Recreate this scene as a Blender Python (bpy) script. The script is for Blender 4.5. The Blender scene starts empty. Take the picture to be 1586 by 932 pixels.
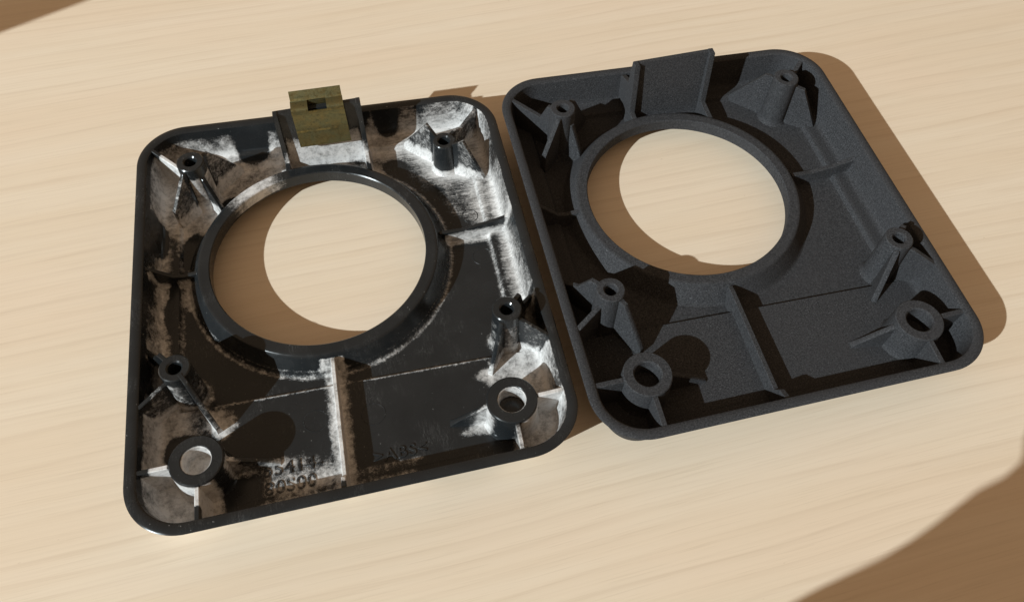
import bpy, bmesh, math, random
import numpy as np
from mathutils import Vector
from mathutils.geometry import delaunay_2d_cdt

S = 0.001                                   # everything below is written in millimetres
scene = bpy.context.scene
col = scene.collection
rng = random.Random(7)

# ------------------------------------------------------------------ camera
cam_data = bpy.data.cameras.new('camera')
cam = bpy.data.objects.new('camera', cam_data)
col.objects.link(cam)
cam.location = (13.91 * S, -124.89 * S, 183.73 * S)
cam.rotation_euler = (0.5795, -0.0202, -0.2148)
cam_data.sensor_width = 36.0
cam_data.lens = 29.09
cam_data.clip_start = 0.01
cam_data.clip_end = 50.0
scene.camera = cam

# ------------------------------------------------------------------ light
SUN_X, SUN_Y = 1.53, 0.822                  # shadow offset on the table per unit of height
world = bpy.data.worlds.new('World')
scene.world = world
world.use_nodes = True
bg = world.node_tree.nodes['Background']
bg.inputs['Color'].default_value = (1.0, 0.70, 0.45, 1)
bg.inputs['Strength'].default_value = 0.37
sun_data = bpy.data.lights.new('sun', 'SUN')
sun_data.energy = 4.9
sun_data.angle = math.radians(0.53)
sun_data.color = (0.86, 0.96, 1.0)
sun = bpy.data.objects.new('sun', sun_data)
col.objects.link(sun)
sun.rotation_euler = Vector((SUN_X, SUN_Y, -1)).to_track_quat('-Z', 'Y').to_euler()
sun.location = (-0.6, -0.33, 0.4)
scene.view_settings.view_transform = 'Standard'
scene.view_settings.look = 'None'
scene.view_settings.exposure = 0.0
scene.view_settings.gamma = 1.0
scene.view_settings.use_curve_mapping = False
scene.render.resolution_x = 1024
scene.render.resolution_y = 601

# ------------------------------------------------------------------ material helpers
class NT:
    def __init__(self, name):
        self.mat = bpy.data.materials.new(name)
        self.mat.use_nodes = True
        self.t = self.mat.node_tree
        self.bsdf = self.t.nodes['Principled BSDF']

    def n(self, kind, **kw):
        nd = self.t.nodes.new(kind)
        for k, v in kw.items():
            setattr(nd, k, v)
        return nd

    def put(self, sock, v):
        if isinstance(v, bpy.types.NodeSocket):
            self.t.links.new(v, sock)
        elif v is not None:
            sock.default_value = v

    def math(self, op, a, b=None, clamp=False):
        m = self.n('ShaderNodeMath', operation=op, use_clamp=clamp)
        self.put(m.inputs[0], a)
        self.put(m.inputs[1], b)
        return m.outputs[0]

    def coords(self, scale=(1, 1, 1), rot=(0, 0, 0), loc=(0, 0, 0)):
        c = self.n('ShaderNodeTexCoord')
        m = self.n('ShaderNodeMapping')
        m.inputs['Scale'].default_value = [s / S for s in scale]
        m.inputs['Rotation'].default_value = rot
        m.inputs['Location'].default_value = loc
        self.put(m.inputs['Vector'], c.outputs['Object'])
        return m.outputs[0]

    def noise(self, vec, scale, detail=4, rough=0.55, dist=0.0):
        x = self.n('ShaderNodeTexNoise')
        self.put(x.inputs['Vector'], vec)
        x.inputs['Scale'].default_value = scale
        x.inputs['Detail'].default_value = detail
        x.inputs['Roughness'].default_value = rough
        x.inputs['Distortion'].default_value = dist
        return x.outputs['Fac']

    def remap(self, v, a, b, c=0.0, d=1.0, smooth=True):
        m = self.n('ShaderNodeMapRange', interpolation_type='SMOOTHSTEP' if smooth else 'LINEAR')
        self.put(m.inputs['Value'], v)
        for k, val in zip(('From Min', 'From Max', 'To Min', 'To Max'), (a, b, c, d)):
            m.inputs[k].default_value = val
        return m.outputs['Result']

    def mix(self, f, a, b):
        m = self.n('ShaderNodeMix', data_type='RGBA')
        self.put(m.inputs[0], f)
        for s, v in ((m.inputs[6], a), (m.inputs[7], b)):
            self.put(s, v if isinstance(v, bpy.types.NodeSocket) else (*v, 1))
        return m.outputs[2]

    def bump(self, h, strength, dist):
        b = self.n('ShaderNodeBump')
        b.inputs['Strength'].default_value = strength
        b.inputs['Distance'].default_value = dist * S
        self.put(b.inputs['Height'], h)
        self.put(self.bsdf.inputs['Normal'], b.outputs[0])

    def set(self, **kw):
        for k, v in kw.items():
            self.put(self.bsdf.inputs[k.replace('_', ' ')], v)


def mat_wood():
    m = NT('pale_veneer')
    rot = (0, 0, math.radians(-3.0))
    warp = m.noise(m.coords((0.007, 0.012, 0.01), rot), 1.0, 1)
    base = m.coords((1, 1, 1), rot)
    sep = m.n('ShaderNodeSeparateXYZ')
    m.put(sep.inputs[0], base)
    y = m.math('ADD', sep.outputs[1], m.math('MULTIPLY', warp, 6.0))

    def lines(sx, sy, off, detail=3):
        c = m.n('ShaderNodeCombineXYZ')
        m.put(c.inputs[0], m.math('MULTIPLY', sep.outputs[0], sx))
        m.put(c.inputs[1], m.math('ADD', m.math('MULTIPLY', y, sy), off))
        return m.noise(c.outputs[0], 1.0, detail, 0.6)
    a = lines(0.0035, 0.06, 0.0)
    b = lines(0.0050, 0.17, 31.0, 1)
    c = lines(0.012, 1.3, 77.0)
    fleck = lines(0.05, 3.0, 11.0, 2)
    blot = m.noise(m.coords((0.012, 0.03, 0.02), rot), 1.0, 3)
    wander = m.noise(m.coords((0.006, 0.035, 0.02), rot), 1.0, 2)
    ringv = m.math('ADD', m.math('MULTIPLY', y, 1 / 4.7), m.math('MULTIPLY', wander, 2.2))
    fr = m.math('FRACT', ringv)
    streak = m.math('ADD', m.math('POWER', fr, 5.0), m.math('POWER', m.math('SUBTRACT', 1.0, fr), 22.0), True)
    brk = m.remap(m.noise(m.coords((0.014, 0.16, 0.05), rot), 1.0, 2), 0.34, 0.66, 0.12, 1.0)
    streak = m.math('MULTIPLY', streak, brk)
    colr = m.mix(m.remap(a, 0.3, 0.7), (0.700, 0.574, 0.430), (0.732, 0.620, 0.484))
    colr = m.mix(m.math('MULTIPLY', m.remap(blot, 0.4, 0.7), 0.40), colr, (0.73, 0.58, 0.44))
    colr = m.mix(m.math('MULTIPLY', m.remap(c, 0.42, 0.66), 0.14), colr, (0.55, 0.43, 0.30))
    colr = m.mix(m.math('MULTIPLY', m.remap(fleck, 0.55, 0.68), 0.17), colr, (0.45, 0.34, 0.22))
    colr = m.mix(m.math('MULTIPLY', streak, 0.34), colr, (0.53, 0.405, 0.285))
    speck = m.remap(m.noise(m.coords((0.5, 0.9, 0.5), rot), 1.0, 1), 0.80, 0.84)
    colr = m.mix(m.math('MULTIPLY', speck, 0.30), colr, (0.35, 0.24, 0.15))
    m.set(Base_Color=colr, Roughness=m.remap(c, 0.2, 0.8, 0.42, 0.56), Specular_IOR_Level=0.3)
    m.bump(m.math('ADD', c, m.math('MULTIPLY', b, 0.5)), 0.08, 0.06)
    return m.mat


def mat_moulded():
    m = NT('glossy_black_plastic_with_residue')
    att = m.n('ShaderNodeAttribute', attribute_name='residue')
    att.attribute_type = 'GEOMETRY'
    r = att.outputs['Fac']
    co = m.coords()
    n1 = m.noise(co, 0.33, 5, 0.62, 0.6)
    n2 = m.noise(co, 1.7, 5, 0.65)
    n3 = m.noise(co, 5.0, 3, 0.6)
    sc = m.noise(m.coords((0.25, 2.4, 0.8), (0, 0, math.radians(28)), (3, 1, 0)), 1.0, 4, 0.6, 0.8)
    pos = m.n('ShaderNodeSeparateXYZ')
    m.put(pos.inputs[0], co)
    brush = m.math('MULTIPLY', m.remap(pos.outputs[0], 8, 24), m.remap(pos.outputs[1], -30, 0))
    blotch = m.noise(co, 0.8, 4, 0.6, 0.3)
    scm = m.n('ShaderNodeMix', data_type='FLOAT')
    m.put(scm.inputs[0], brush)
    m.put(scm.inputs[2], blotch)
    m.put(scm.inputs[3], sc)
    sc = scm.outputs[0]
    sc2 = m.noise(m.coords((2.2, 0.22, 0.6), (0, 0, math.radians(20)), (8, 1, 0)), 1.0, 4, 0.6, 0.8)
    v = m.math('ADD', r, m.math('MULTIPLY', m.math('SUBTRACT', n1, 0.5), 0.42))
    v = m.math('ADD', v, m.math('MULTIPLY', m.math('SUBTRACT', n2, 0.5), 0.42))
    v = m.math('ADD', v, m.math('MULTIPLY', m.math('SUBTRACT', sc, 0.5), 0.34))
    v = m.math('ADD', v, m.math('MULTIPLY', m.math('SUBTRACT', n3, 0.5), 0.34))
    gate = m.remap(r, 0.02, 0.22)
    mask = m.math('MULTIPLY', m.remap(v, 0.35, 0.62), gate)
    tone = m.math('ADD', m.math('MULTIPLY', sc, 0.42), m.math('ADD', m.math('MULTIPLY', n1, 0.28), m.math('ADD', m.math('MULTIPLY', n2, 0.22), m.math('MULTIPLY', n3, 0.20))))
    tone = m.math('ADD', tone, m.math('MULTIPLY', m.math('SUBTRACT', r, 0.72), 0.34))  # thicker film is paler, so creases also carry a painted sun glint
    film = m.mix(m.remap(tone, 0.40, 0.72), (0.125, 0.120, 0.115), (0.68, 0.665, 0.65))
    dust = m.math('MULTIPLY', m.remap(m.noise(co, 1.35, 2, 0.5), 0.74, 0.78), 0.5)
    hair = m.math('SUBTRACT', 1.0, m.math('MULTIPLY', m.math('ABSOLUTE', m.math('SUBTRACT', sc2, 0.5)), 60.0), True)
    hair = m.math('MULTIPLY', hair, m.remap(m.noise(co, 0.12, 2), 0.5, 0.7, 0.0, 0.16))
    smear = m.math('MULTIPLY', m.remap(m.noise(co, 0.09, 3), 0.35, 0.75), 0.012)
    black = m.mix(m.math('ADD', m.math('ADD', dust, hair), smear), (0.0125, 0.0145, 0.0160), (0.40, 0.40, 0.39))
    colr = m.mix(mask, black, film)
    rough = m.math('ADD', m.remap(m.noise(co, 0.25, 4), 0.3, 0.7, 0.17, 0.32), m.math('MULTIPLY', mask, 0.16))
    m.set(Base_Color=colr, Roughness=rough, Specular_IOR_Level=m.math('ADD', 0.36, m.math('MULTIPLY', mask, 0.25)))
    h = m.math('ADD', m.math('MULTIPLY', mask, m.math('ADD', 0.5, m.math('ADD', sc, n3))), m.math('MULTIPLY', n2, 0.06))
    m.bump(h, 0.6, 0.12)
    return m.mat


def mat_printed():
    m = NT('grainy_printed_nylon')
    co = m.coords()
    g1 = m.noise(co, 2.5, 3, 0.75)
    g2 = m.noise(co, 3.0, 2, 0.6)
    big = m.noise(co, 0.06, 3)
    layer = m.noise(m.coords((0.3, 0.3, 7.0)), 1.0, 2)
    colr = m.mix(m.remap(g1, 0.3, 0.75), (0.0175, 0.0178, 0.0192), (0.062, 0.0625, 0.066))
    spark = m.remap(g2, 0.64, 0.76)
    colr = m.mix(m.math('MULTIPLY', spark, 0.75), colr, (0.17, 0.175, 0.185))
    colr = m.mix(m.math('MULTIPLY', m.remap(big, 0.35, 0.7), 0.4), colr, (0.037, 0.036, 0.038))
    m.set(Base_Color=colr, Roughness=0.8, Specular_IOR_Level=0.15)
    m.bump(m.math('ADD', m.math('ADD', g1, m.math('MULTIPLY', g2, 0.6)), m.math('MULTIPLY', layer, 0.4)), 0.55, 0.13)
    return m.mat


def mat_clip():
    m = NT('yellow_zinc_steel')
    co = m.coords()
    a = m.noise(co, 0.30, 4, 0.6, 0.5)
    b = m.noise(co, 1.4, 5, 0.65)
    st = m.noise(m.coords((0.25, 2.5, 2.5)), 1.0, 4, 0.6)
    colr = m.mix(m.remap(a, 0.3, 0.7), (0.215, 0.180, 0.080), (0.180, 0.182, 0.098))
    colr = m.mix(m.math('MULTIPLY', m.remap(b, 0.5, 0.72), 0.6), colr, (0.055, 0.048, 0.028))
    colr = m.mix(m.math('MULTIPLY', m.remap(st, 0.58, 0.72), 0.7), colr, (0.28, 0.21, 0.075))
    sp = m.n('ShaderNodeSeparateXYZ')
    m.put(sp.inputs[0], m.coords())
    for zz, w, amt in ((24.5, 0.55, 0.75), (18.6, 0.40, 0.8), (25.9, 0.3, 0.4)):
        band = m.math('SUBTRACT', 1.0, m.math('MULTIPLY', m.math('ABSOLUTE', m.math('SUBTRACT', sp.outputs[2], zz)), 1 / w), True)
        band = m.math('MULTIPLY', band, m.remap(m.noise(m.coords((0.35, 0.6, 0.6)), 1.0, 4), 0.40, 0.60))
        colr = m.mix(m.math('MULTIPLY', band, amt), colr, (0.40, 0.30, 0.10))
    m.set(Base_Color=colr, Metallic=0.9, Roughness=m.remap(b, 0.3, 0.7, 0.28, 0.50))
    m.bump(m.math('ADD', b, st), 0.25, 0.05)
    return m.mat


def mat_plain(name, c, rough):
    m = NT(name)
    n = m.noise(m.coords(), 0.05, 4)
    m.set(Base_Color=m.mix(m.remap(n, 0.3, 0.7), c, [v * 0.88 for v in c]), Roughness=rough)
    return m.mat


MW, ML, MP, MC = mat_wood(), mat_moulded(), mat_printed(), mat_clip()
MF = mat_plain('blocker_painted_wood', (0.72, 0.70, 0.66), 0.45)
MK = mat_plain('blocker_linen', (0.55, 0.50, 0.43), 0.9)

# ------------------------------------------------------------------ mesh helpers
class MB:
    """collects vertices (mm) and faces, links them as one mesh object"""
    def __init__(self):
        self.v, self.f = [], []

    def add(self, verts, faces):
        o = len(self.v)
        self.v += [tuple(p) for p in verts]
        self.f += [tuple(i + o for i in q) for q in faces]

    def grid(self, rows, close_u=False, close_v=False):
        """rows[v][u] -> quads"""
        nv, nu = len(rows), len(rows[0])
        fs = []
        for j in range(nv if close_v else nv - 1):
            for i in range(nu if close_u else nu - 1):
                a, b = j * nu + i, j * nu + (i + 1) % nu
                c, d = ((j + 1) % nv) * nu + (i + 1) % nu, ((j + 1) % nv) * nu + i
                fs.append((a, b, c, d))
        self.add([p for r in rows for p in r], fs)

    def box(self, x0, x1, y0, y1, z0, z1):
        v = [(x, y, z) for z in (z0, z1) for y in (y0, y1) for x in (x0, x1)]
        self.add(v, [(0, 2, 3, 1), (4, 5, 7, 6), (0, 1, 5, 4), (2, 6, 7, 3), (0, 4, 6, 2), (1, 3, 7, 5)])

    def build(self, name, mat, parent=None, residue=None, sharp=35, bevel=0.0):
        me = bpy.data.meshes.new(name)
        me.from_pydata([(x * S, y * S, z * S) for x, y, z in self.v], [], self.f)
        bm = bmesh.new()
        bm.from_mesh(me)
        bmesh.ops.remove_doubles(bm, verts=bm.verts, dist=1e-6)
        bmesh.ops.recalc_face_normals(bm, faces=bm.faces)
        if bevel:
            es = [e for e in bm.edges if len(e.link_faces) == 2 and e.calc_face_angle() > 0.6]
            bmesh.ops.bevel(bm, geom=es, offset=bevel * S, segments=2, affect='EDGES', profile=0.5)
        bm.to_mesh(me)
        bm.free()
        me.polygons.foreach_set('use_smooth', [True] * len(me.polygons))
        me.set_sharp_from_angle(angle=math.radians(sharp))
        me.materials.append(mat)
        if residue is not None:
            co = np.empty(len(me.vertices) * 3)
            me.vertices.foreach_get('co', co)
            at = me.attributes.new('residue', 'FLOAT', 'POINT')
            at.data.foreach_set('value', residue(co.reshape(-1, 3) / S).astype(np.float32))
        o = bpy.data.objects.new(name, me)
        col.objects.link(o)
        o.parent = parent
        return o


def tag(o, label=None, cat=None, kind=None, group=None):
    if label: o['label'] = label
    if cat: o['category'] = cat
    if kind: o['kind'] = kind
    if group: o['group'] = group
    return o


def lathe(mb, prof, cx, cy, n=96):
    rows = []
    for r, z in prof:
        rows.append([(cx + r * math.cos(2 * math.pi * i / n), cy + r * math.sin(2 * math.pi * i / n), z) for i in range(n)])
    mb.grid(rows, close_u=True)


def fine(prof, step=0.8):
    out = [prof[0]]
    for a, b in zip(prof, prof[1:]):
        k = max(1, int(math.hypot(b[0] - a[0], b[1] - a[1]) / step + 0.5))
        out += [(a[0] + (b[0] - a[0]) * i / k, a[1] + (b[1] - a[1]) * i / k) for i in range(1, k + 1)]
    return out

# ------------------------------------------------------------------ the plate's shape, shared by both plates
HX, HY, CR = 50.0, 58.53, 13.1
RCX, RCY, RIN = -4.55, 11.64, 27.95
Z_RIM, Z_LEDGE, Z_FLOOR, Z_PANEL, Z_RING = 13.6, 4.40, 3.0, 4.46, 8.25


def skew(x, y):
    y2 = y / (1 + 0.0389 * x / 100)
    return x / (1 + 0.0067 * y2 / 100), y2


def outline(d, z=None, wob=0.0):
    """rounded rectangle inset by d, 440 points"""
    r = max(CR - d, 2.5)
    hx, hy = HX - d, HY - d
    pts = []
    cs = [((hx - r), (hy - r), 0), (-(hx - r), (hy - r), 90), (-(hx - r), -(hy - r), 180), ((hx - r), -(hy - r), 270)]
    ns = [80, 100, 80, 100]
    for k, (cx, cy, a0) in enumerate(cs):
        for i in range(20):
            a = math.radians(a0 + 90 * i / 20)
            pts.append((cx + r * math.cos(a), cy + r * math.sin(a)))
        a = math.radians(a0 + 90)
        p = (cx + r * math.cos(a), cy + r * math.sin(a))
        nx, ny, na = cs[(k + 1) % 4]
        an = math.radians(na)
        q = (nx + r * math.cos(an), ny + r * math.sin(an))
        for i in range(ns[k]):
            t = i / ns[k]
            pts.append((p[0] + (q[0] - p[0]) * t, p[1] + (q[1] - p[1]) * t))
    pts = [skew(*p) for p in pts]
    return pts if z is None else [(x, y, z) for x, y in pts]


def inset_of(x, y):
    """distance inside the rim's outline, numpy"""
    qy = y * (1 + 0.0389 * x / 100)
    qx = x * (1 + 0.0067 * y / 100)
    dx, dy = np.abs(qx) - (HX - CR), np.abs(qy) - (HY - CR)
    return -(np.hypot(np.maximum(dx, 0), np.maximum(dy, 0)) + np.minimum(np.maximum(dx, dy), 0) - CR)


def in_poly(px, py, poly):
    ins = np.zeros(len(px), bool)
    n = len(poly)
    for i in range(n):
        x0, y0 = poly[i]
        x1, y1 = poly[(i + 1) % n]
        c = ((y0 > py) != (y1 > py))
        with np.errstate(divide='ignore', invalid='ignore'):
            ins ^= c & (px < (x1 - x0) * (py - y0) / (y1 - y0 + 1e-12) + x0)
    return ins


def sheet(mb, outer, holes, z, step):
    """flat triangulated sheet with holes"""
    xs = [p[0] for p in outer]
    ys = [p[1] for p in outer]
    gx, gy = np.meshgrid(np.arange(min(xs), max(xs), step), np.arange(min(ys), max(ys), step))
    gx, gy = gx.ravel() + np.tile([0, 0.21], gx.size)[:gx.size] * step, gy.ravel()
    ok = in_poly(gx, gy, [(p[0] * 0.985, p[1] * 0.985) for p in outer])
    for hx, hy, hr in holes:
        ok &= np.hypot(gx - hx, gy - hy) > hr + 0.4 * step
    pts = [Vector(p) for p in outer]
    edges = [(i, (i + 1) % len(outer)) for i in range(len(outer))]
    for hx, hy, hr in holes:
        n = 110 if hr > 10 else 32
        o = len(pts)
        pts += [Vector((hx + hr * math.cos(2 * math.pi * i / n), hy + hr * math.sin(2 * math.pi * i / n))) for i in range(n)]
        edges += [(o + i, o + (i + 1) % n) for i in range(n)]
    pts += [Vector((a, b)) for a, b in zip(gx[ok], gy[ok])]
    v, e, f, *_ = delaunay_2d_cdt(pts, edges, [], 0, 1e-5)
    va = np.array([(p.x, p.y) for p in v])
    fa = np.array([t for t in f if len(t) == 3])
    c = va[fa].mean(axis=1)
    keep = in_poly(c[:, 0], c[:, 1], outer)
    for hx, hy, hr in holes:
        keep &= np.hypot(c[:, 0] - hx, c[:, 1] - hy) > hr * 0.999
    mb.add([(a, b, z) for a, b in va], [tuple(int(i) for i in t) for t in fa[keep]])

BIG = {'bl': (-34.8, -43.4), 'br': (35.3, -43.0)}
BIG_R, BIG_HOLE = 5.85, 3.15


def rib(mb, a, b, prof, t=1.1, base0=2.6, fillet=0.55):
    """upright web from a to b (plan), prof = [(0..1, top height)]"""
    L = math.hypot(b[0] - a[0], b[1] - a[1])
    ux, uy = (b[0] - a[0]) / L, (b[1] - a[1]) / L
    ss = sorted(set([p[0] for p in prof] + [i / max(2, int(L / 0.8)) for i in range(max(2, int(L / 0.8)) + 1)]))
    ps = [p[0] for p in prof]
    pz = [p[1] for p in prof]
    rows = []
    nz = 8
    for s in ss:
        top = float(np.interp(s, ps, pz))
        cx, cy = a[0] + ux * L * s, a[1] + uy * L * s
        ins = float(inset_of(np.array([cx]), np.array([cy]))[0])
        base = max(base0, 12.9 - (ins - 0.5) * 2.5 + 0.9)       # stay inside the sloping outer wall
        top = max(top, base + 0.5)
        half = []
        for k in range(nz + 1):
            f = k / nz
            z = base + (top - 0.16 - base) * f
            w = t / 2 * (1.25 - 0.25 * f) + fillet * math.exp(-(z - base) / 0.9)
            half.append((w, z))
        half.append((t / 2 - 0.16, top))
        cross = [(-w, z) for w, z in half] + [(w, z) for w, z in reversed(half)]
        rows.append([(cx - uy * w, cy + ux * w, z) for w, z in cross])
    mb.grid(rows)
    n = len(rows[0])
    for r in (rows[0], rows[-1]):
        mb.add(r, [(i, i + 1, n - 2 - i, n - 1 - i) for i in range(n // 2 - 1)])


def boss(mb, c, r, top, hole, base=2.8, through=False, flare=0.7):
    cx, cy = c
    z0 = top - 5.0 if through else top - 9
    prof = [(r + flare + 0.5, base), (r + flare * 0.45 + 0.35, base + 0.5), (r + 0.35, base + 1.4)]
    prof = prof + [(r + 0.02, top - 0.25), (r - 0.22, top), (hole + 0.35, top), (hole, top - 0.35), (hole * 0.96, z0)]
    lathe(mb, fine(prof, 0.9), cx, cy, 48)
    lathe(mb, fine([(hole * 0.96, z0), (hole * 0.8, z0 - 0.25), (0.01, z0 - 0.3)]), cx, cy, 48)

# gussets: (start, end, [(t, top height)])
BOSS = {
    'tl': ((-34.0, 39.7), 19.2, [
        ((-35.5, 41.4), (-45.7, 51.7), [(0, 17.6), (0.18, 17.4), (0.33, 12.2), (1, 13.4)]),
        ((-35.4, 37.2), (-41.0, 31.7), [(0, 18.6), (0.15, 18.4), (0.93, 10.4), (1, 9.8)]),
        ((-32.4, 37.6), (-29.0, 33.4), [(0, 15.5), (0.25, 15.0), (1, 5.4)]),
        ((-32.4, 41.2), (-24.0, 49.3), [(0, 18.3), (0.30, 18.0), (1, 4.8)])]),
    'tr': ((33.7, 39.5), 18.6, [
        ((35.2, 41.2), (45.2, 51.1), [(0, 17.4), (0.24, 17.2), (0.38, 11.8), (1, 13.3)]),
        ((35.4, 38.0), (43.8, 32.0), [(0, 17.0), (0.38, 16.4), (1, 4.6)]),
        ((32.2, 41.1), (23.4, 49.8), [(0, 17.2), (0.30, 17.0), (1, 4.8)])]),
    'ml': ((-38.1, -22.0), 18.9, [
        ((-36.9, -24.0), (-31.8, -33.2), [(0, 18.4), (0.28, 18.0), (0.95, 7.6), (1, 6.8)]),
        ((-40.0, -23.2), (-47.6, -28.0), [(0, 15.2), (0.25, 15.0), (1, 13.3)]),
        ((-39.5, -20.2), (-47.4, -10.8), [(0, 18.2), (0.28, 18.0), (0.55, 12.4), (1, 9.6)])]),
    'mr': ((38.6, -21.7), 18.4, [
        ((37.4, -23.7), (32.6, -31.0), [(0, 17.9), (0.2, 17.6), (1, 4.7)]),
        ((40.4, -23.4), (47.8, -28.0), [(0, 16.8), (0.3, 16.2), (1, 13.3)]),
        ((40.1, -20.0), (47.0, -12.8), [(0, 17.9), (0.35, 17.4), (0.55, 10.5), (1, 8.8)])]),
}
BIGRIBS = {
    'bl': [((-39.6, -43.5), (-47.8, -43.6), [(0, 13.5), (1, 13.3)]),
           ((-34.8, -48.2), (-34.9, -56.6), [(0, 13.5), (1, 13.3)]),
           ((-30.0, -43.4), (-18.6, -43.2), [(0, 12.8), (0.2, 11.0), (1, 5.0)])],
    'br': [((30.6, -42.8), (20.8, -41.8), [(0, 13.0), (0.12, 12.3), (1, 4.7)]),
           ((35.3, -47.8), (35.1, -55.8), [(0, 13.4), (1, 13.3)]),
           ((40.0, -43.0), (47.9, -42.5), [(0, 13.4), (1, 13.2)])],
}


def segdist(p, a, b):
    a, b = np.array(a), np.array(b)
    d = b - a
    t = np.clip(((p - a) @ d) / (d @ d), 0, 1)
    return np.linalg.norm(p - a - t[:, None] * d, axis=1)


def lump(x, y, cx, cy, rx, ry, ang=0.0, soft=0.35):
    a = math.radians(ang)
    u = ((x - cx) * math.cos(a) + (y - cy) * math.sin(a)) / rx
    v = (-(x - cx) * math.sin(a) + (y - cy) * math.cos(a)) / ry
    d = np.hypot(u, v)
    return np.clip((1 + soft - d) / (2 * soft), 0, 1)


def residue_field(co):
    """old grease and dust left in the corners and creases of the used plate, 0..1"""
    x, y, z = co.T
    p = co[:, :2]
    ins = inset_of(x, y)
    # distance to the creases
    wall = np.hypot(np.maximum(np.abs(ins - 4.6) - 0.3, 0), np.maximum(z - 5.2, 0) * 0.75)
    led = np.abs(ins - 9.3)
    rr = np.hypot(x - RCX, y - RCY)
    ring = np.abs(rr - 34.6)
    d = np.full(len(x), 99.0)
    for k, (c, top, gs) in BOSS.items():
        d = np.minimum(d, np.abs(np.hypot(x - c[0], y - c[1]) - 3.9))
        for a, b, _ in gs:
            d = np.minimum(d, np.maximum(segdist(p, a, b) - 0.6, 0))
    for k, c in BIG.items():
        d = np.minimum(d, np.abs(np.hypot(x - c[0], y - c[1]) - 6.2))
        for a, b, _ in BIGRIBS[k]:
            d = np.minimum(d, np.maximum(segdist(p, a, b) - 0.6, 0))
    cross = np.minimum(segdist(p, (-47, 12), (-35, 12)), segdist(p, (27, 12.6), (47, 13.5)))
    # how far the film spreads in each part of the plate
    area = np.zeros(len(x))
    for cx, cy, rx, ry, ang, amt in (
            (-36, 41, 16, 20, 0, 1.0), (-22, 50, 16, 9, 0, 0.95), (20, 52, 11, 12, 0, 0.9), (36, 44, 15, 15, 0, 1.0),
            (38, 26, 8, 12, 20, 0.8), (14, 46, 5, 8, 0, 0.9), (0, 44, 10, 8, 0, 0.85),
            (-43, -36, 8, 16, 0, 1.0), (-39, -50, 11, 8, 0, 1.0), (-31, -31, 4, 5, 30, 0.95), (-29, -49, 7, 6, 0, 0.75),
            (-14.5, -47.6, 10.5, 6.0, 0, 0.80), (41, -33, 9, 10, 0, 1.0), (31, -33, 3.5, 5, -30, 0.8), (43, -48, 8, 9, 0, 1.0), (30, -47, 8, 5, -20, 0.85),
            (45, -3, 3.2, 22, 0, 0.75), (36, 12.5, 10, 2.4, 0, 0.85), (46, 22, 3.5, 12, 0, 0.9), (-45.5, 18, 2.2, 12, 0, 0.55), (-45.5, -4, 3, 11, 0, 0.7), (-38, 7, 4, 5, 0, 0.7)):
        area = np.maximum(area, amt * lump(x, y, cx, cy, rx, ry, ang))
    dc = np.minimum(np.minimum(d, wall), np.minimum(led, np.minimum(ring, cross)))
    res = area * (0.50 + 0.55 * np.exp(-dc / 2.4))  # dirt thickens at creases, which also paints the sun's glint on the fillets
    for dd, w, amt in ((wall, 2.6, 0.75), (led, 1.1, 0.55), (ring, 0.85, 0.62), (cross, 2.4, 0.85), (d, 1.6, 0.6)):
        res = np.maximum(res, amt * np.clip(1 - dd / (w * 1.6), 0, 1) ** 0.8)
    res = np.maximum(res, 0.8 * np.clip(1 - np.abs(y + 25.9) / 1.5, 0, 1) * (np.abs(x) < 33))
    vr = np.abs(x + 4.3)
    res = np.maximum(res, 0.95 * np.clip(1.25 - vr / 3.4, 0, 1) * (y < -20) * (y > -56))
    for tx in (-10.4, 12.0):
        res = np.maximum(res, 0.8 * np.clip(1 - np.abs(x - tx) / 3.0, 0, 1) * (y > 37) * np.clip((11 - z) / 3, 0.15, 1))
    # places rubbed clean
    for cx, cy, rx, ry, ang in ((-20, 55, 4.5, 5, 0), (-27, 36.5, 4, 3, 20), (-37, 22, 3.5, 6, 0), (-46, 26, 2, 6, 0), (-43, 2, 1.6, 5, 0),
                                (-41, -36, 3.4, 4, -30), (-24, -38, 6.5, 5.5, 0), (-27.5, -49.5, 4, 4, 10), (24, -50, 11, 3.6, 5), (17, -37, 14, 7, 0),
                                (42.0, -15.5, 2.6, 4, 0), (19, 56, 3.5, 3, 0), (19, 42, 3, 2.6, 0), (-42.3, 8.5, 1.2, 3.4, 0)):
        res *= 1 - 0.95 * lump(x, y, cx, cy, rx, ry, ang, 0.22)
    tong = (np.abs(x - 0.8) < 11.2) & (y > 43.5) & (y < 51) & (z > 4.5)
    res = np.where(tong, np.clip((14.5 - z + 0.35 * np.abs(x)) / 5, 0.22, 0.95), res)
    gd = np.full(len(x), 99.0)
    for k, (c, top, gs) in BOSS.items():
        for q, (a, b, _) in enumerate(gs):
            if not (k == 'tl' and q == 0):
                gd = np.minimum(gd, segdist(p, a, b))
    res = np.where((gd < 0.85) & (z > 6.5), res * 0.45, res)
    res = np.where((cross < 1.0) & (z > 5.2) & (ins > 4.5), res * np.clip(1.0 - (z - 5.2) * 0.45, 0.15, 1), res)  # upper web faces kept dark, partly painting in the shadow near the ring
    for tx in (-10.4, 12.0):
        res = np.where((np.abs(x - tx) < 0.95) & (z > 9) & (y > 43), res * 0.3, res)
    # clean rim, clean boss tops, clean inside of the wall near the rim
    res *= 1 - np.clip((z - 10.8) / 1.6, 0, 1) * (ins < 5.5) * (np.abs(x - 36) > 22)
    res *= np.where(ins < 2.7, 0.0, 1.0)
    for k, (c, top, gs) in BOSS.items():
        near = (np.hypot(x - c[0], y - c[1]) < 4.6)
        res = np.where(near & (z > (4.2 if k == 'tr' else 15.5)), res * 0.30, np.where(near & (z > 6), np.maximum(res * 0.7, 0.30), res))
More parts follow.
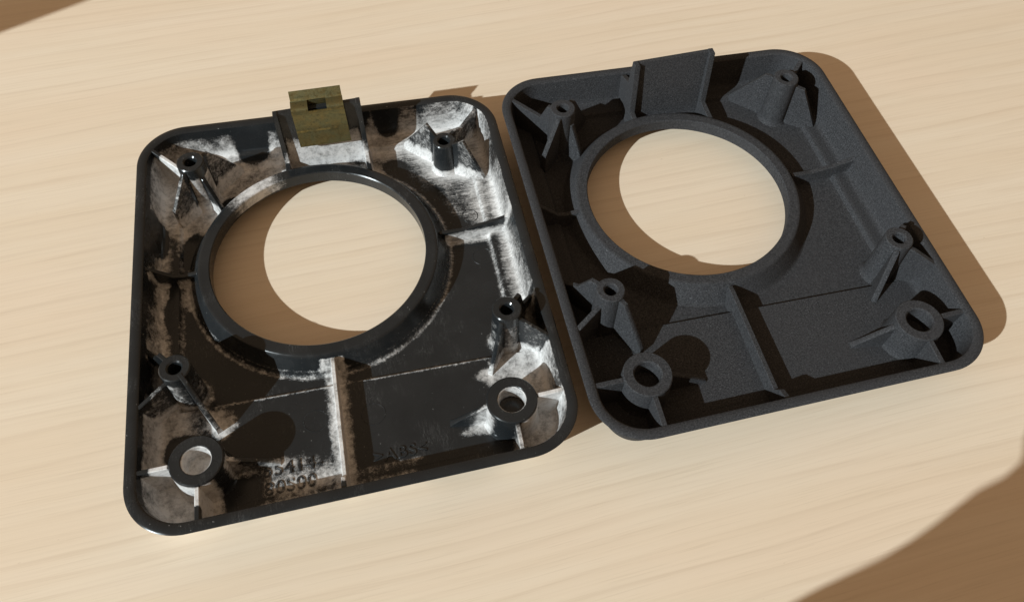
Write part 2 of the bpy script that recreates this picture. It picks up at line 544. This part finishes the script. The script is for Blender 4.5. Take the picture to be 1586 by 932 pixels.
    for k, c in BIG.items():
        rad = np.hypot(x - c[0], y - c[1])
        res = np.where((rad < 6.1) & (z > 13.2), 0.0, res)
        res = np.where((rad < 3.3) & (z > 8), np.where(x < 0, 0.95, np.where(z < 9.2, 0.25, 0.85)), res)
    # the ring is wiped except a smear on its upper left
    ang = np.degrees(np.arctan2(y - RCY, x - RCX))
    onring = (rr < 33.6)
    smear = np.clip(1 - np.abs(ang - 122) / 26, 0, 1) * (z > 5)
    res = np.where(onring, np.maximum(smear * 1.1, np.clip(1 - (33.6 - rr) / 0.8, 0, 1) * 0.5 * (rr > 32.5)), res)
    res = np.where(onring & (rr > 31.6) & (np.abs(x + 4.3) < 3.0) & (y < RCY), 0.7, res)
    return np.clip(res, 0, 1)


def cover_plate(name, label, loc, rz, mat, used):
    root = bpy.data.objects.new(name, None)
    root.empty_display_size = 0.02
    col.objects.link(root)
    root.location = [c * S for c in loc]
    root.rotation_euler = (0, 0, rz)
    tag(root, label, 'cover plate')
    res = residue_field if used else None
    th = 1.05 if used else 1.35
    soft = 1.0 if used else 0.5

    # tray: outer wall, rim, inner wall, ledge, floor, underside
    mb = MB()
    prof = [(6.4, 0.10), (5.4, 0.45), (0.5, 12.9), (0.12, 13.3), (0.5, Z_RIM), (2.35, Z_RIM), (2.75, 13.3), (4.05, 6.2),
            (4.35, 5.2), (4.75, 4.65), (5.5, Z_LEDGE), (8.2, Z_LEDGE), (8.75, 4.2), (9.15, 3.5), (9.5, 3.1), (10.2, Z_FLOOR)]
    mb.grid([outline(d, z) for d, z in fine(prof, 0.75)], close_u=True)
    holes = [(RCX, RCY, 34.0)] + [(c[0], c[1], BIG_HOLE + 0.6) for c in BIG.values()]
    sheet(mb, outline(10.2), holes, Z_FLOOR, 0.72)
    sheet(mb, outline(6.4), holes, 0.10, 3.0)
    mb.build('tray', mat, root, res, 40)

    # ring round the opening
    mb = MB()
    prof = [(35.3, 2.9), (34.7, 3.0), (34.1, 3.5), (31.15, 8.0), (30.85, Z_RING), (RIN + 0.25, Z_RING), (RIN, 8.0), (RIN, 4.6),
            (32.7, 0.03), (35.3, 0.03), (35.3, 2.9)]
    lathe(mb, fine(prof, 0.6), RCX, RCY, 160)
    mb.build('opening_ring', mat, root, res, 40)

    # raised lower part of the floor
    mb = MB()
    edge = [p for p in outline(7.6) if p[1] < -27.5]
    xl, xr = min(p[0] for p in edge), max(p[0] for p in edge)
    mid = [(xl, -26.3)] + sorted(edge, key=lambda p: math.atan2(p[1] + 26.3, p[0]))
    mid = [(xl, -26.3)] + sorted([p for p in edge], key=lambda p: math.atan2(p[1] + 26.0, p[0])) + [(xr, -26.3)]
    k = 60
    mid += [(xr + (xl - xr) * i / k, -26.3) for i in range(1, k)]
    sheet(mb, mid, [(c[0], c[1], BIG_HOLE + 0.6) for c in BIG.values()], Z_PANEL, 0.72)
    line = [(xl + (xr - xl) * i / 90, -26.3) for i in range(91)]
    mb.grid([[(x, y + o, z) for x, y in line] for o, z in ((0, Z_PANEL), (0.18, Z_PANEL - 0.12), (0.35, 3.5), (0.6, 2.95))])
    mb.build('raised_floor', mat, root, res, 50)

    # through bosses with their webs
    for k, c in BIG.items():
        mb = MB()
        boss(mb, c, BIG_R, 13.9 if k == 'bl' else 13.7, BIG_HOLE, 4.2, True)
        b = mb.build('mounting_boss', mat, root, res, 40)
        for a, e, pr in BIGRIBS[k]:
            mb = MB()
            rib(mb, a, e, pr, th, 4.2, 0.5 * soft)
            mb.build('gusset', mat, b, res, 40)

    # screw pillars with their gussets
    for k, (c, top, gs) in BOSS.items():
        mb = MB()
        if used and k == 'tr':
            top = 13.8
        if used and k == 'ml':
            top = 18.2
        boss(mb, c, 3.5 if not (used and k == 'tr') else 3.1, top, 1.55, 2.8)
        b = mb.build('screw_boss', mat, root, res, 40)
        if used and k == 'tr':
            b['label'] = 'shorter screw pillar with a chipped top'
        for a, e, pr in gs:
            if used and k == 'tr':
                pr = [(t, min(z, 13.4)) if t < 0.3 else (t, z) for t, z in pr]
            mb = MB()
            rib(mb, a, e, pr, th, 2.7, 0.6 * soft)
            mb.build('gusset', mat, b, res, 40)

    # cross webs
    for a, e, pr in (((-47.8, 12.0), (-34.2, 11.8), [(0, 13.2), (0.45, 7.6), (0.62, 7.2), (1, 8.0)]),
                     ((47.6, 13.6), (27.6, 12.8), [(0, 9.8), (0.12, 8.6), (0.32, 7.6), (0.7, 6.6), (1, 7.0)]),
                     ((-4.15, -20.6), (-4.4, -57.0), [(0, 8.0), (0.05, 8.3), (0.84, 8.6), (0.88, 11.2), (1, 13.2)])):
        mb = MB()
        rib(mb, a, e, pr, th, 2.7, 0.7 * soft)
        mb.build('web', mat, root, res, 40)
    for x in (-10.4, 12.0):
        mb = MB()
        pr = [(38.2, 8.0), (44.9, 8.2), (46.9, 24.9), (49.0, 24.9), (50.0, 15.5), (57.4, 12.4)]
        if x < 0:
            pr = [(41.4, 8.0)] + [(y, min(z, 24.0)) for y, z in pr[1:]]
        y0, y1 = pr[0][0], pr[-1][0]
        rib(mb, (x, y0), (x, y1), [((y - y0) / (y1 - y0), z) for y, z in pr], th + 0.2, 2.7, 0.6 * soft)
        mb.build('web', mat, root, res, 40)

    # upright tongue between the two upper webs
    mb = MB()
    rows = []
    nx, nz = 30, 26
    for s in (0, 1):
        for j in range(nz + 1):
            z = 2.9 + (24.5 - 2.9) * j / nz
            y = 46.2 + (z - 4) * 0.09 + (1.3 if s else 0) + (0.9 * math.exp(-(z - 2.9) / 1.2) * (-1 if not s else 1))
            rows.append((s, [(-10.6 + 22.8 * i / nx, y, z - 0.8 * j / nz * (1 - i / nx)) for i in range(nx + 1)]))
    front = [r for s, r in rows if s == 0]
    back = [r for s, r in rows if s == 1]
    loop = front + back[::-1]
    mb.grid(loop)
    for i in (0, nx):
        mb.add([r[i] for r in loop], [(j, j + 1, 2 * nz - j, 2 * nz + 1 - j) for j in range(nz)])
    mb.build('clip_tongue', mat, root, res, 40)
    return root

# ------------------------------------------------------------------ setting: the table
mb = MB()
mb.box(-520, 700, -420, 620, -28, 0)
tag(mb.build('table_top', MW, None, None, 30, 1.0), kind='structure')

# ------------------------------------------------------------------ the two plates
used = cover_plate('moulded_cover_plate', 'worn glossy black moulded cover plate streaked with grey residue, carrying the metal clip',
                   (0, 0, 0), 0, ML, True)
new = cover_plate('printed_cover_plate', 'clean matte grey-black printed cover plate with grainy surface, without a clip',
                  (102.21, 0.54, 0), 0.0065, MP, False)

# moulded lettering and ejector marks on the used plate
def lettering(body, x, y, size, rot, z):
    cu = bpy.data.curves.new('lettering', 'FONT')
    cu.body = body
    cu.size = size * S
    cu.extrude = 0.15 * S
    cu.bevel_depth = 0.05 * S
    cu.space_character = 1.12
    tmp = bpy.data.objects.new('lettering_curve', cu)
    col.objects.link(tmp)
    dg = bpy.context.evaluated_depsgraph_get()
    me = bpy.data.meshes.new_from_object(tmp.evaluated_get(dg))
    bpy.data.objects.remove(tmp)
    c, s = math.cos(rot), math.sin(rot)
    n = len(me.vertices)
    co = np.empty(n * 3)
    me.vertices.foreach_get('co', co)
    co = co.reshape(-1, 3)
    out = np.stack([co[:, 0] * c - co[:, 1] * s + x * S, co[:, 0] * s + co[:, 1] * c + y * S, co[:, 2] + z * S], 1)
    me.vertices.foreach_set('co', out.ravel())
    at = me.attributes.new('residue', 'FLOAT', 'POINT')
    at.data.foreach_set('value', (residue_field(out / S) * 0.55 + 0.08).astype(np.float32))
    me.materials.clear()
    me.materials.append(ML)
    me.name = 'raised_lettering'
    o = bpy.data.objects.new('raised_lettering', me)
    col.objects.link(o)
    o.parent = used
    return o

lettering('55414-', -22.8, -46.4, 4.3, 0.0, Z_PANEL + 0.05)
lettering('80S00', -22.6, -50.8, 4.3, 0.02, Z_PANEL + 0.05)
lettering('>ABS<', 2.0, -48.0, 4.1, 0.02, Z_PANEL + 0.05)
for x, y, z, r in ((38.0, 5.6, Z_FLOOR, 2.7), (-10.0, -34.6, Z_PANEL, 2.8), (3.5, -35.6, Z_PANEL, 2.8), (37.2, 20.0, Z_FLOOR, 2.2)):
    mb = MB()
    lathe(mb, [(r - 0.14, z - 0.03), (r - 0.06, z + 0.07), (r + 0.06, z + 0.07), (r + 0.14, z - 0.03)], x, y, 40)
    mb.build('ejector_mark', ML, used, lambda co: np.full(len(co), 0.30))

# ------------------------------------------------------------------ the metal clip
def make_clip():
    X0, X1, T = -5.9, 8.1, 0.5
    # centre line in (y, z): rear lip, rear bend, top strip, front leaf, flared lower lip
    path = [(51.9, 27.4), (51.0, 26.6), (50.3, 25.7), (49.8, 25.3), (48.9, 25.3), (47.4, 25.35), (46.85, 25.0), (46.6, 24.3),
            (46.35, 22.0), (45.9, 19.2), (45.55, 18.2), (44.9, 16.2), (44.2, 14.2)]
    root = bpy.data.objects.new('spring_clip', None)
    root.empty_display_size = 0.01
    col.objects.link(root)
    root.parent = None
    tag(root, 'small olive-brass sheet metal clip with a square hole, pushed over the worn plate\'s tongue', 'clip')
    pts = []
    for a, b in zip(path, path[1:]):
        pts += [(a[0] + (b[0] - a[0]) * i / 3, a[1] + (b[1] - a[1]) * i / 3) for i in range(3)]
    pts.append(path[-1])
    nrm = []
    for i in range(len(pts)):
        a, b = pts[max(i - 1, 0)], pts[min(i + 1, len(pts) - 1)]
        dy, dz = b[0] - a[0], b[1] - a[1]
        l = math.hypot(dy, dz)
        nrm.append((-dz / l, dy / l))
    xs = [X0 + (X1 - X0) * i / 28 for i in range(29)]
    hole_x = (-1.3, 3.6)
    verts, faces = [], []
    idx = {}
    for i, (p, n) in enumerate(zip(pts, nrm)):
        for j, x in enumerate(xs):
            xx = x
            if i < 8:                                     # the rear lip is a touch narrower
                xx = x * 0.985 + 0.05
            xx += (p[1] - 25) * -0.03
            for s in (-1, 1):
                idx[(i, j, s)] = len(verts)
                verts.append((xx, p[0] + n[0] * T / 2 * s, p[1] + n[1] * T / 2 * s))
    ni, nj = len(pts) - 1, len(xs) - 1
    hi = (8, 20)
    def solid(i, j):
        if not (0 <= i < ni and 0 <= j < nj): return False
        xm = (xs[j] + xs[j + 1]) / 2
        return not (hi[0] <= i < hi[1] and hole_x[0] < xm < hole_x[1])
    for i in range(ni):
        for j in range(nj):
            if not solid(i, j): continue
            for s in (-1, 1):
                faces.append((idx[i, j, s], idx[i, j + 1, s], idx[i + 1, j + 1, s], idx[i + 1, j, s]))
            for (di, dj, a, b) in ((-1, 0, (i, j), (i, j + 1)), (1, 0, (i + 1, j), (i + 1, j + 1)), (0, -1, (i, j), (i + 1, j)), (0, 1, (i, j + 1), (i + 1, j + 1))):
                if not solid(i + di, j + dj):
                    faces.append((idx[a[0], a[1], -1], idx[b[0], b[1], -1], idx[b[0], b[1], 1], idx[a[0], a[1], 1]))
    mb = MB()
    mb.add(verts, faces)
    mb.build('front_leaf', MC, root, None, 40)
    # rear leaf behind the tongue
    mb = MB()
    mb.box(-5.6, 7.8, 49.75, 50.35, 13.0, 25.25)
    mb.build('rear_leaf', MC, root, None, 40, 0.12)
    return root

make_clip()

# ------------------------------------------------------------------ added out of view: blockers shaped to cast two corner shadows
def toward_sun(px, py, d):
    """the point of the blocker plane that throws its shadow on table point (px, py)"""
    n = np.array((0.61, 0.79))
    P = np.array((-60.0, -182.0)) + n * d
    u = np.array((SUN_X, SUN_Y))
    t = ((np.array((px, py)) - P) @ n) / (u @ n)
    q = np.array((px, py)) - u * t
    return q[0], q[1], t

WD = np.array((0.79, -0.61))           # along the added frame
WN = np.array((0.61, 0.79))            # into the room
W0 = np.array((-60.0, -182.0))


def along(px, py, d=0.0):
    q = toward_sun(px, py, d)
    return float((np.array(q[:2]) - W0) @ WD), q[2]


def upright(mb, poly, d0, d1, splay=0.0):
    """polygon in (along, height) extruded through the window's depth"""
    n = len(poly)
    vs = []
    for d in (d0, d1):
        for s, z in poly:
            q = W0 + WD * (s + (splay if d == d0 else 0)) + WN * d
            vs.append((q[0], q[1], z))
    fs = [tuple(range(n)), tuple(range(2 * n - 1, n - 1, -1))]
    fs += [(i, (i + 1) % n, n + (i + 1) % n, n + i) for i in range(n)]
    mb.add(vs, fs)

frame = bpy.data.objects.new('shadow_frame', None)  # added, unseen: blocks the sun over the upper-left corner
col.objects.link(frame)
tag(frame, 'added white frame out of view, placed to cast the upper-left corner shadow', 'light_blocker')
sl0, z0 = along(-100.2, 130.1)
sl1, z1 = along(-74.3, 141.6)
g = (sl1 - sl0) / (z1 - z0)
mb = MB()
upright(mb, [(sl0 - 45, 0), (sl0 - g * z0, 0), (sl0 + g * (520 - z0), 520), (sl0 - 45, 520)], -22, 0, -13)
mb.build('blocker_post', MF, frame, None, 30)
mb = MB()
upright(mb, [(95, 0), (150, 0), (150, 520), (95, 520)], -22, 0)
mb.build('blocker_post', MF, frame, None, 30)
mb = MB()
upright(mb, [(sl0 - 45, 520.5), (150, 520.5), (150, 570), (sl0 - 45, 570)], -22, 0)
mb.build('blocker_head', MF, frame, None, 30)

# added linen cloth, its edge shaped to cast the lower-right shadow
edge = [along(*p, 15) for p in ((60, -104.5), (87.1, -96.4), (110.7, -91.9), (120.8, -88.9), (139.3, -81.9), (148.8, -80.2), (153.1, -77.5), (158, -70), (176, -60))]
ez = [0.0] + [e[1] for e in edge] + [560.0]
es = [edge[0][0] + 2] + [e[0] for e in edge] + [edge[-1][0] - 20]
mb = MB()
rows = []
for z in np.concatenate([np.arange(0.5, 200, 4), np.arange(200, 560, 20)]):
    s0 = float(np.interp(z, ez, es))
    row = []
    for i in range(61):
        s = s0 + (150 - s0) * i / 60
        d = 15 + 8 * math.sin(i / 60 * 30 + 0.4 * math.sin(z * 0.02)) * min(1, i / 8)
        q = W0 + WD * s + WN * d
        row.append((q[0], q[1], z))
    rows.append(row)
mb.grid(rows)
n0 = len(mb.v)
back = [[(x + WN[0] * 1.2, y + WN[1] * 1.2, z) for x, y, z in r] for r in rows]
mb.grid(back)
tag(mb.build('shadow_cloth', MK, None, None, 60), 'added pale linen cloth out of view, shaped to cast the lower-right shadow', 'shadow_cloth')
